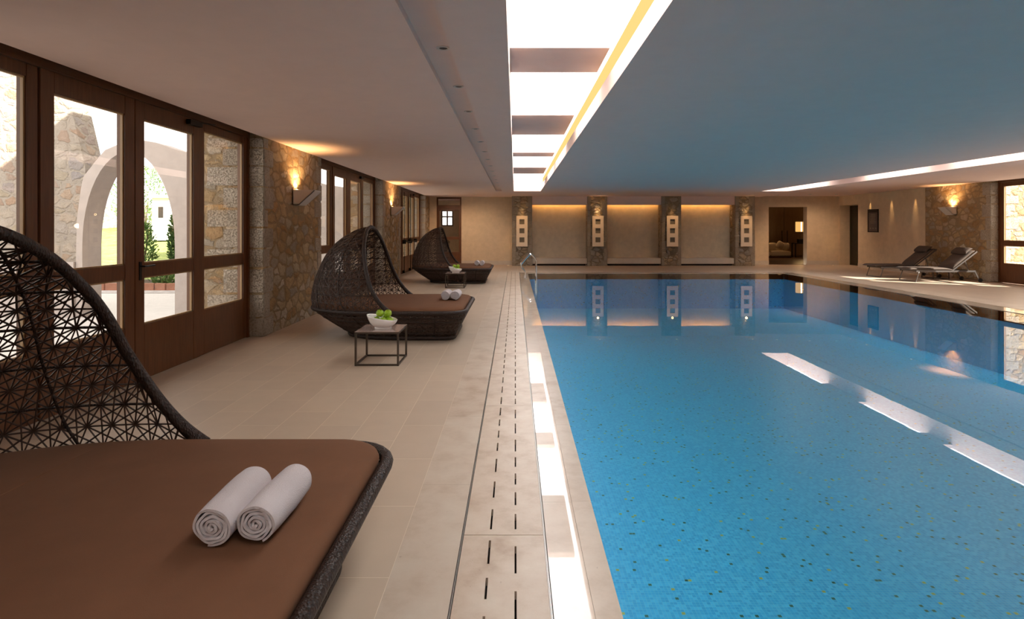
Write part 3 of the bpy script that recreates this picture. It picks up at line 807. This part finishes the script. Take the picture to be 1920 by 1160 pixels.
dup(tb, (-1.50, 14.28, 0), label='dark cube-framed side table before the farthest daybed')
dup(tb, (12.42, 16.72, 0), label='low cube-framed table between the two sun loungers')
def make_bowl():
    n = 48; prof_o = [(.062, 0), (.098, .0), (.094, .012), (.090, .016), (.118, .032), (.138, .055), (.152, .083), (.160, .110), (.162, .122)]
    prof_i = [(.157, .122), (.154, .110), (.145, .083), (.130, .057), (.108, .038), (.06, .026), (.02, .024)]
    b = MB(); rings = []
    for r, z in prof_o+prof_i:
        ring = []
        for j in range(n):
            a = 2*PI*j/n; x = r*math.cos(a); yy = r*math.sin(a); f = max(0, (z-.03)/.09)
            ring.append((x*(1+.06*f)-.012*f, yy*(1-.14*f), z-.19*x*f))
        rings.append(ring)
    b.loft(rings, True, True, True); return b
bw = make_bowl().build('fruit_bowl', M['ceramic'], smooth='all', loc=(-1.49, 6.38, .372))
tag(bw, 'slant-rimmed white bowl of green apples on the nearer side table', 'bowl', 'white fruit bowls')
c = bw.copy(); COL.objects.link(c); c.location = (-1.50, 14.28, .372); c['label'] = 'slant-rimmed white bowl of green apples on the far side table'
def make_apple(label, loc, grp):
    t = thing('green_apple', label, 'apple', loc, group=grp)
    b = MB(); n = 24; rings = []
    for i in range(15):
        a = PI*(.02+.96*i/14); r = .043*(math.sin(a)**.85)*(1+.08*math.cos(a)); z = .041*math.cos(a)-.010*math.exp(-(a/.35)**2)+.006*math.exp(-((PI-a)/.4)**2)
        rings.append([(r*math.cos(2*PI*j/n), r*math.sin(2*PI*j/n)*.97, z) for j in range(n)])
    b.loft(rings, True, True, True); b.build('flesh', M['apple'], t, smooth='all')
    b = MB(); b.tube([(0, 0, .028), (.002, 0, .040), (.006, .002, .051)], .0016, 6); b.build('stalk', M['stalk'], t)
    return t
AP = [(-.030, -.028, .168, 'left of the two on top'), (.060, -.030, .166, 'right of the two on top'), (.015, -.085, .092, 'low at the front rim'), (.082, -.048, .088, 'low at the right rim'),
      (-.075, -.01, .092, 'low at the left'), (.02, .05, .112, 'at the back'), (-.01, -.015, .080, 'at the bottom, mostly hidden')]
ap = None
for (bx, by, who) in ((-1.49, 6.38, 'the nearer bowl'), (-1.50, 14.28, 'the far bowl')):
    for k, (x, y, z, wh) in enumerate(AP):
        if k == 6: continue
        lab = 'green apple in %s, %s' % (who, wh); loc = (bx+x, by+y, .372+z)
        if ap is None: ap = make_apple(lab, loc, 'green apples in the bowls'); ap.rotation_euler = (.3, .2, 0)
        else: q = dup(ap, loc, label=lab); q.rotation_euler = (.35*math.sin(k*2), .4*math.cos(k*3), k)

# ------------------------------------------------------------------ pool ladder rails
t = thing('pool_ladder', 'polished steel ladder rails hooked over the far left pool edge', 'pool ladder', (.417, 17.2, 0))
for dy in (-.24, .24):
    pts = [(-.10, dy, 0), (-.12, dy, .16), (-.22, dy, .30), (-.235, dy, .40), (-.19, dy, .47), (-.02, dy, .66), (.05, dy, .70), (.12, dy, .66), (.19, dy, .56), (.215, dy, .44), (.215, dy, 0), (.215, dy, -.95)]
    b = MB(); b.tube(smooth_curve(pts, 6), .021, 12); b.build('rail', M['chrome'], t, smooth='all')
    b = MB(); b.lathe([(.022, .0), (.045, 0), (.043, .008), (.022, .01)], 20, -.10, dy, .002); b.build('floor_flange', M['chrome'], t, smooth=True)
for z in (-.18, -.46, -.74):
    b = MB(); b.box(.185, .245, -.24, .24, z-.012, z+.012); b.build('step', M['chrome'], t)

# ------------------------------------------------------------------ sun loungers
def make_lounger(label, loc):
    t = thing('sun_lounger', label, 'sun lounger', loc, group='sun loungers on the right deck'); hw = .33; zb = .30
    L = 1.36; bx, bz = 1.22, zb; tx, tz = 1.86, .84
    for sy in (-1, 1):
        b = MB(); y = sy*hw
        b.bar((.16, y, zb), (1.80, y, zb), .022, .05); b.build('side_rail', M['lounger_metal'], t)
    for x in (.20, 1.16, 1.78):
        b = MB(); b.bar((x, -hw, zb), (x, hw, zb), .022, .03); b.build('cross_bar', M['lounger_metal'], t)
    def legframe(x0, x1):
        b = MB(); b.tube(smooth_curve([(x0, -hw, zb), (x1, -hw-.0, .02), (x1, -hw+.04, .012), (x1, hw-.04, .012), (x1, hw, .02), (x0, hw, zb)], 4), .013, 8); return b
    legframe(.24, .15).build('leg', M['lounger_metal'], t, smooth='all'); 
    for sy in (-1, 1):
        b = MB(); b.bar((1.78, sy*hw, zb), (1.90, sy*hw, .055), .02, .03); b.build('leg', M['lounger_metal'], t)
        w_ = MB(); w_.tube([(1.93, sy*hw-.02, .052), (1.93, sy*hw+.02, .052)], .052, 20); w_.build('wheel', M['rubber'], t, smooth=True)
    b = MB(); b.bar((1.93, -hw, .052), (1.93, hw, .052), .016); b.build('axle', M['lounger_metal'], t)
    b = MB()
    for sy in (-1, 1): b.bar((bx-.04, sy*(hw-.03), bz+.02), (tx, sy*(hw-.03), tz), .022, .035)
    b.bar((tx, -hw+.03, tz), (tx, hw-.03, tz), .022, .035); b.bar((bx+.33, -hw+.03, bz+.30), (bx+.33, hw-.03, bz+.30), .02, .02)
    b.build('back_frame', M['lounger_metal'], t)
    b = MB()
    for sy in (-1, 1): b.bar((bx+.33, sy*(hw-.05), bz+.29), (bx+.42, sy*(hw-.05), zb), .014)
    b.build('back_support', M['lounger_metal'], t)
    def pad(path, th, yw, n=14):
        P = np.array(smooth_curve([(x, 0, z) for x, z in path], 6)); T_ = np.gradient(P, axis=0); T_ /= np.linalg.norm(T_, axis=1)[:, None]
        rings = []; K = len(P)
        for i in range(K):
            e = min(i, K-1-i); f = min(1, .35+.65*math.sin(min(1, e/2.5)*PI/2)); nx, nz = -T_[i][2], T_[i][0]; ring = []
            for j in range(n):
                a = 2*PI*j/n; cy = math.copysign(abs(math.cos(a))**.35, math.cos(a)); sz = math.copysign(abs(math.sin(a))**.6, math.sin(a))
                h = (sz*.5+.5)*th*f; ring.append((P[i][0]+nx*h, cy*yw, P[i][2]+nz*h))
            rings.append(ring)
        b = MB(); b.loft(rings, True, True, True); return b
    pad([(.0, zb+.035), (.25, zb+.026), (.7, zb+.026), (1.18, zb+.026)], .07, hw-.01).build('seat_pad', M['sling'], t, smooth='all')
    dx, dz = tx-bx, tz-bz
    pad([(bx-.02, bz+.045), (bx+dx*.5, bz+dz*.5+.04), (bx+dx*.95, bz+dz*.95+.04)], .07, hw-.045).build('back_pad', M['sling'], t, smooth='all')
    pl = pad([(bx+dx*.68-.07, bz+dz*.68+.09), (bx+dx*.84-.07, bz+dz*.84+.09), (bx+dx*.97-.06, bz+dz*.97+.085)], .075, hw-.06)
    pl.build('head_pillow', M['sling'], t, smooth='all')
    return t
lg = make_lounger('sun lounger in the sun patch, nearer the window', (10.92, 15.95, 0))
dup(lg, (10.88, 17.4, 0), label='sun lounger in shade, nearer the plain plaster wall')

# ------------------------------------------------------------------ framed notice
t = thing('framed_notice', 'dark framed notice with faint print on the right plaster wall', 'notice', (XR-.001, 20.67, 0))
b = MB(); y = .30; z0, z1 = 1.34, 2.18
b.box(-.03, 0, -y, -y+.035, z0, z1); b.box(-.03, 0, y-.035, y, z0, z1); b.box(-.03, 0, -y+.035, y-.035, z0, z0+.035); b.box(-.03, 0, -y+.035, y-.035, z1-.12, z1); b.build('frame', M['black_metal'], t)
b = MB(); b.box(-.015, 0, -y+.035, y-.035, z0+.035, z1-.12); sh = b.build('sheet', M['sign_paper'], t)
b = MB(); rr = random.Random(3)
for k in range(14):
    zz = 2.0-.026*k; wd = rr.uniform(.10, .19); b.box(-.0165, -.015, -wd, wd, zz, zz+.007)
for k in (-1, 0, 1):
    for q in range(3): b.box(-.0165, -.015, k*.15-.03+q*.022, k*.15-.015+q*.022, 1.46, 1.50+.01*(q % 2))
b.build('print', M['print'], sh)

# ------------------------------------------------------------------ lounge behind the right-hand opening
b = MB(); b.box(9.6, 17, YB+.3, 30.5, -.05, -.001); b.build('floor', M['dark_floor'], kind='structure')
b = MB(); b.box(9.6, 17, 30.3, 30.5, 0, 2.8); b.box(9.5, 9.6, YB+.3, 30.5, 0, 2.8); b.box(17, 17.1, YB+.3, 30.5, 0, 2.8); b.box(13.5, 17.1, YB+.3, YB+.4, 0, 2.8); b.build('wall_back', M['plaster'], kind='structure')
b = MB(); b.box(9.5, 17.1, YB+.3, 30.5, 2.8, 2.9); b.build('ceiling', M['ceiling'], kind='structure')
for k, (xa, xb) in enumerate(((12.4, 14.37), (14.39, 15.9))):
    r = struct('door_%d' % (k+3), (xa, 30.28, 0)); b = MB(); b.box(0, xb-xa, -.04, .02, .01, 2.7); lf = b.build('door_leaf', M['door_wood'], r)
    hx = (xb-xa-.12) if k == 0 else .14
    b = MB(); b.tube([(hx, -.10, .62), (hx, -.10, 1.36)], .016, 8)
    for z in (.72, 1.26): b.bar((hx, -.10, z), (hx, -.04, z), .02)
    b.build('pull_handle', M['black_metal'], lf, smooth=True)
t = thing('sofa', 'low cream sofa seen through the lounge doorway', 'sofa', (12.9, 28.6, 0))
b = MB(); b.box(-1.2, .85, -.45, .45, .0, .09); b.build('plinth', M['dark_floor'], t)
for k in range(2):
    b = MB(); b.box(-1.2+k*1.03, -.18+k*1.03, -.45, .45, .09, .34); b.build('seat', M['sofa'], t, bevel=.04, smooth=True)
b = MB(); b.box(-1.2, .85, .32, .47, .34, .50); b.build('backrest', M['sofa'], t, bevel=.04, smooth=True)
def cushion(label, loc, rot):
    b = MB(); n = 16; rings = []
    for i in range(9):
        a = -PI/2+PI*i/8; f = math.cos(a)**.35 if 0 < i < 8 else .15; rings.append([(.23*f*math.copysign(abs(math.cos(q))**.55, math.cos(q)), .07*math.sin(a), .20*f*math.copysign(abs(math.sin(q))**.55, math.sin(q))) for q in [2*PI*j/n for j in range(n)]])
    b.loft(rings, True, True, True); o = b.build('scatter_cushion', M['sofa'], smooth='all', loc=loc); o.rotation_euler = rot
    tag(o, label, 'cushion', 'cushions on the lounge sofa'); return o
cushion('cream cushion at the cropped left end of the lounge sofa', (12.95, 28.50, .56), (.25, 0, 0))
cushion('cream cushion leaning diagonally in the middle of the lounge sofa', (13.27, 28.30, .62), (.2, .5, .3))
cushion('cream cushion at the right end of the lounge sofa', (13.58, 28.50, .56), (.25, 0, -.1))
t = thing('console_table', 'dark console table at the right of the lounge doorway', 'table', (14.62, 28.9, 0))
b = MB(); b.box(-.4, .4, -.2, .2, .69, .73); b.build('table_top', M['black_metal'], t)
for sx in (-.38, .38):
    for sy in (-.18, .18): b = MB(); b.box(sx-.02, sx+.02, sy-.02, sy+.02, 0, .69); b.build('leg', M['black_metal'], t)
t = thing('table_lamp', 'lit table lamp with rectangular amber shade on the console table', 'lamp', (14.56, 28.9, .73))
b = MB(); b.box(-.11, .12, -.10, .10, 0, .20); b.build('base', M['black_metal'], t)
b = MB(); b.tube([(0, 0, .2), (0, 0, .62)], .012, 8); b.build('stem', M['dark_metal'], t)
b = MB(); b.box(-.18, .18, -.12, .12, .57, 1.08); b.build('lamp_shade', M['shade'], t, bevel=.01)
b = MB(); b.box(-.012, .022, -.128, -.121, .59, 1.06); b.build('lit_slot', M['bulb'], t)
lamp('table_lamp_glow', (14.6, 28.4, 1.6), 9, WARM, 'POINT', .12)
lamp('lounge_downlight', (12.6, 27.6, 2.7), 30, WARM, 'SPOT', .05, (0, .1, -1), 1.6, .8)
b = MB(); b.box(11.90, 11.98, YB+.32, YB+.4, 0, 2.34); b.build('trim_8', M['door_wood'], kind='structure')

# corridor behind the far left door
b = MB(); b.box(-5.5, -.8, YB+.15, 29, -.05, 0); b.build('floor', M['tile'], kind='structure')
b = MB(); b.box(-5.5, -3.78, 28.9, 29.1, 0, 2.9); b.box(-3.17, -.8, 28.9, 29.1, 0, 2.9); b.box(-3.78, -3.17, 28.9, 29.1, 0, 1.58); b.box(-3.78, -3.17, 28.9, 29.1, 2.40, 2.9)
b.box(-5.6, -5.5, YB+.6, 29.1, 0, 2.9); b.box(-.8, -.7, YB+.15, 29.1, 0, 2.9); b.build('wall_back', M['plaster'], kind='structure')
b = MB(); b.box(-5.6, -.7, YB+.15, 29.1, 2.9, 3.0); b.build('ceiling', M['ceiling'], kind='structure')
r = struct('window_9', (-3.475, 28.95, 0)); b = MB()
for x in (-.28, 0, .28): b.box(x-.035, x+.035, -.05, .05, 1.58, 2.40)
for z in (1.58, 2.03, 2.34): b.box(-.245, .245, -.045, .045, z, z+.07)
b.build('window_frame', M['wood'], r)
b = MB(); b.add([(-.3, 0, 1.58), (.3, 0, 1.58), (.3, 0, 2.4), (-.3, 0, 2.4)], [(0, 1, 2, 3)]); b.build('pane', M['glass'], r)
dup(lg, (-3.4, 24.9, 0), PI/2, 'folded-back lounger standing in the room behind the glazed corner door')
lamp('corridor_downlight', (-3.0, 26, 2.8), 25, WARM, 'SPOT', .05, (0, 0, -1), 2.2, .8)

# ------------------------------------------------------------------ outside, left
b = MB(); b.box(-40, XO, -10, 13.2, -.25, -.03); b.build('terrace', M['terrace'], kind='structure')
b = MB(); b.box(-40, XO, 13.2, 13.75, -.25, -.02); tag(b.build('gravel_strip', M['gravel'], kind='stuff'), 'strip of pale gravel between terrace and terracotta edging', 'gravel')
rr = random.Random(4); br = None
for k in range(24):
    x = -12.6+k*.30
    if br is None:
        m_ = MB(); m_.box(-.14, .14, -.05, .05, -.05, .14); br = m_.build('edging_block', M['red_brick'], bevel=.01, loc=(x, 13.87, 0)); tag(br, 'terracotta edging block between gravel and garden bed', 'edging block', 'terracotta edging blocks'); br.rotation_euler.z = .1
    else: c = br.copy(); COL.objects.link(c); c.location = (x, 13.87+rr.uniform(-.03, .03), 0); c.rotation_euler.z = rr.uniform(-.15, .15)
def terrain(x0, x1, y0, y1, f, nx, ny):
    b = MB(); vs = [(x0+(x1-x0)*i/nx, y0+(y1-y0)*j/ny, 0) for j in range(ny+1) for i in range(nx+1)]
    vs = [(x, y, f(x, y)) for x, y, _ in vs]
    return b.add(vs, [(j*(nx+1)+i, j*(nx+1)+i+1, (j+1)*(nx+1)+i+1, (j+1)*(nx+1)+i) for j in range(ny) for i in range(nx)])
def hill(x, y): return .10+max(0, y-15)*.115+.05*math.sin(x*1.7+y)*min(1, max(0, y-14))
terrain(-40, -5.75, 13.85, 15.2, lambda x, y: .02+.07*(y-13.85), 60, 6).build('garden_bed', M['soil'], kind='structure')
g = terrain(-40, -5.75, 15.2, 30, hill, 80, 40).build('lawn', M['lawn']); g['kind'] = 'stuff'
b = MB(); b.box(-40, -5.5, 27, 27.4, 1.2, 2.5); b.build('garden_wall', M['white'], kind='structure')
t = thing('gate_post', 'white garden gate post with a dark letter slot, seen through the arch', 'post', (-14.2, 23, 1.0)); b = MB(); b.box(-.35, .35, -.35, .35, 0, 1.7); b.build('shaft', M['white'], t); b = MB(); b.box(-.45, .45, -.45, .45, 1.7, 1.82); b.build('cap', M['white'], t); b = MB(); b.box(-.1, .1, -.36, -.34, .9, 1.35); b.build('slot', M['slot'], t)
def shrub(name, label, loc, h, rad, mat, n, narrow=False, seed=0):
    t = thing(name, label, 'shrub' if not narrow else 'cypress', loc); g = random.Random(seed); b = MB()
    for _ in range(n):
        u = g.random(); z = h*(.08+.92*u); prof = (math.sin(PI*min(1, .12+.88*(1-u)))**.6 if narrow else math.sin(PI*(.12+.8*u))**.7)
        r = rad*prof*g.random()**.5; a = g.uniform(0, 2*PI); c = Vector((r*math.cos(a), r*math.sin(a), z))
        d = Vector((math.cos(a)*.6+g.uniform(-.5, .5), math.sin(a)*.6+g.uniform(-.5, .5), g.uniform(.1, 1.2))).normalized(); s_ = d.cross(Vector((g.uniform(-1, 1), g.uniform(-1, 1), .3))).normalized()
        L = g.uniform(.04, .09); W = L*.28; b.add([c-d*L, c+s_*W, c+d*L, c-s_*W], [(0, 1, 2, 3)])
    b.build('foliage', mat, t, recalc=False)
    b = MB()
    for _ in range(7 if not narrow else 2):
        a = g.uniform(0, 2*PI); q = rad*.5*g.random(); b.tube([(0, 0, 0), (q*.5*math.cos(a), q*.5*math.sin(a), h*.4), (q*math.cos(a), q*math.sin(a), h*.85)], [.018, .012, .005], 5)
    b.build('stem', M['soil'], t, smooth='all'); return t
shrub('garden_shrub', 'loose leafy shrub in the garden bed seen through the glazed door', (-9.85, 14.9, .09), 1.55, .42, M['leaf'], 900, seed=1)
shrub('young_cypress', 'slim young cypress beside the leafy shrub, near the white arch', (-9.05, 15.1, .1), 1.75, .22, M['cypress'], 1500, True, seed=2)
shrub('garden_shrub', 'low green plant at the front of the garden bed', (-8.8, 14.2, .05), .35, .35, M['leaf'], 300, seed=3)
shrub('garden_shrub', 'low tufted plant in the bed below the arch', (-10.6, 14.3, .05), .30, .35, M['leaf'], 260, seed=5)
for k, (x, y) in enumerate(((-17, 26), (-13.5, 25.6), (-10.5, 26), (-21, 26))):
    shrub('garden_tree', ['broad tree farthest left before the garden wall', 'bushy tree behind the gate post', 'bushy tree right of the gate post', 'outermost tree along the garden wall'][k], (x, y, 1.3), 3.0, 1.4, M['leaf'], 2600, seed=9+k)['category'] = 'tree'

# white flying arch joined to a stone buttress
def arch_wall(y, far):
    r = struct('arch_wall', (0, y, 0)); cx, a, zs, bb = -6.60, .79, 1.2, 1.60; lo = -.03
    inner = [(cx-a, lo)]+[(cx-a*math.cos(q), zs+bb*math.sin(q)) for q in np.linspace(0, PI, 25)]+[(cx+a, lo)]
    outer = [(cx-a-.12, lo), (cx-a-.10, 1.6), (cx-a+.0, 2.35), (cx-.42, 2.82), (cx+.0, 3.0), (cx+.4, 2.98), (cx+.9, 2.80), (XO-.02, 2.6), (XO-.02, lo), (cx+a+.001, lo)]
    # loft between the two outlines: split by angle into a strip
    def along(P, n):
        P = np.array(P, float); d = np.r_[0, np.cumsum(np.linalg.norm(np.diff(P, axis=0), axis=1))]; return [(np.interp(t, d/d[-1], P[:, 0]), np.interp(t, d/d[-1], P[:, 1])) for t in np.linspace(0, 1, n)]
    n = 60
    I = inner; ni = len(I)
    fr = np.linspace(0, 1, ni)
    okeys = [0, .10, .22, .38, .5, .6, .72, .84, .99, 1.0]
    O = [(np.interp(f, okeys, [p[0] for p in outer]), np.interp(f, okeys, [p[1] for p in outer])) for f in fr]
    b = MB(); T_ = .45
    for i in range(ni-1):
        q = [I[i], I[i+1], O[i+1], O[i]]; vs = [(p[0], 0, p[1]) for p in q]+[(p[0], T_, p[1]) for p in q]
        b.add(vs, [(0, 1, 2, 3), (4, 7, 6, 5), (0, 4, 5, 1), (3, 2, 6, 7)])
    b.build('arch', M['render_out'], r)
    xo = cx-a-.12
    b = MB(); b.prism([(far, lo+.0), (xo, lo), (xo, 1.0), (xo+.02, 1.6), (xo+.14, 2.35), (xo+.13, 2.55), (-7.75, 4.1), (far, 4.1-(far+7.75)*.26)], 'y', .05, .50); b.build('buttress', M['stone_out'], r)
    b = MB(); b.box(far, xo, -.04, .05, lo, .92); b.build('render_band', M['render_out'], r)
    return r
arch_wall(9.65, -12); arch_wall(16.6, -8.9)

# outside, right: sunlit terrace
b = MB(); b.box(14.1, 40, -10, 30, -.25, -.03); b.build('terrace', M['terrace'], kind='structure')
# stepped planting behind the far left windows is the same lawn; low hedge closes the view on the right
b = MB(); b.box(22, 22.6, -10, 24, -.03, 1.3); h_ = b.build('garden_wall', M['white'], kind='structure')
b = MB(); b.box(14.4, 19.3, 9.5, 10.0, -.03, 9.5); b.build('wall_added_shade', M['white'], kind='structure')     # unseen wing, added to shade the nearer right windows
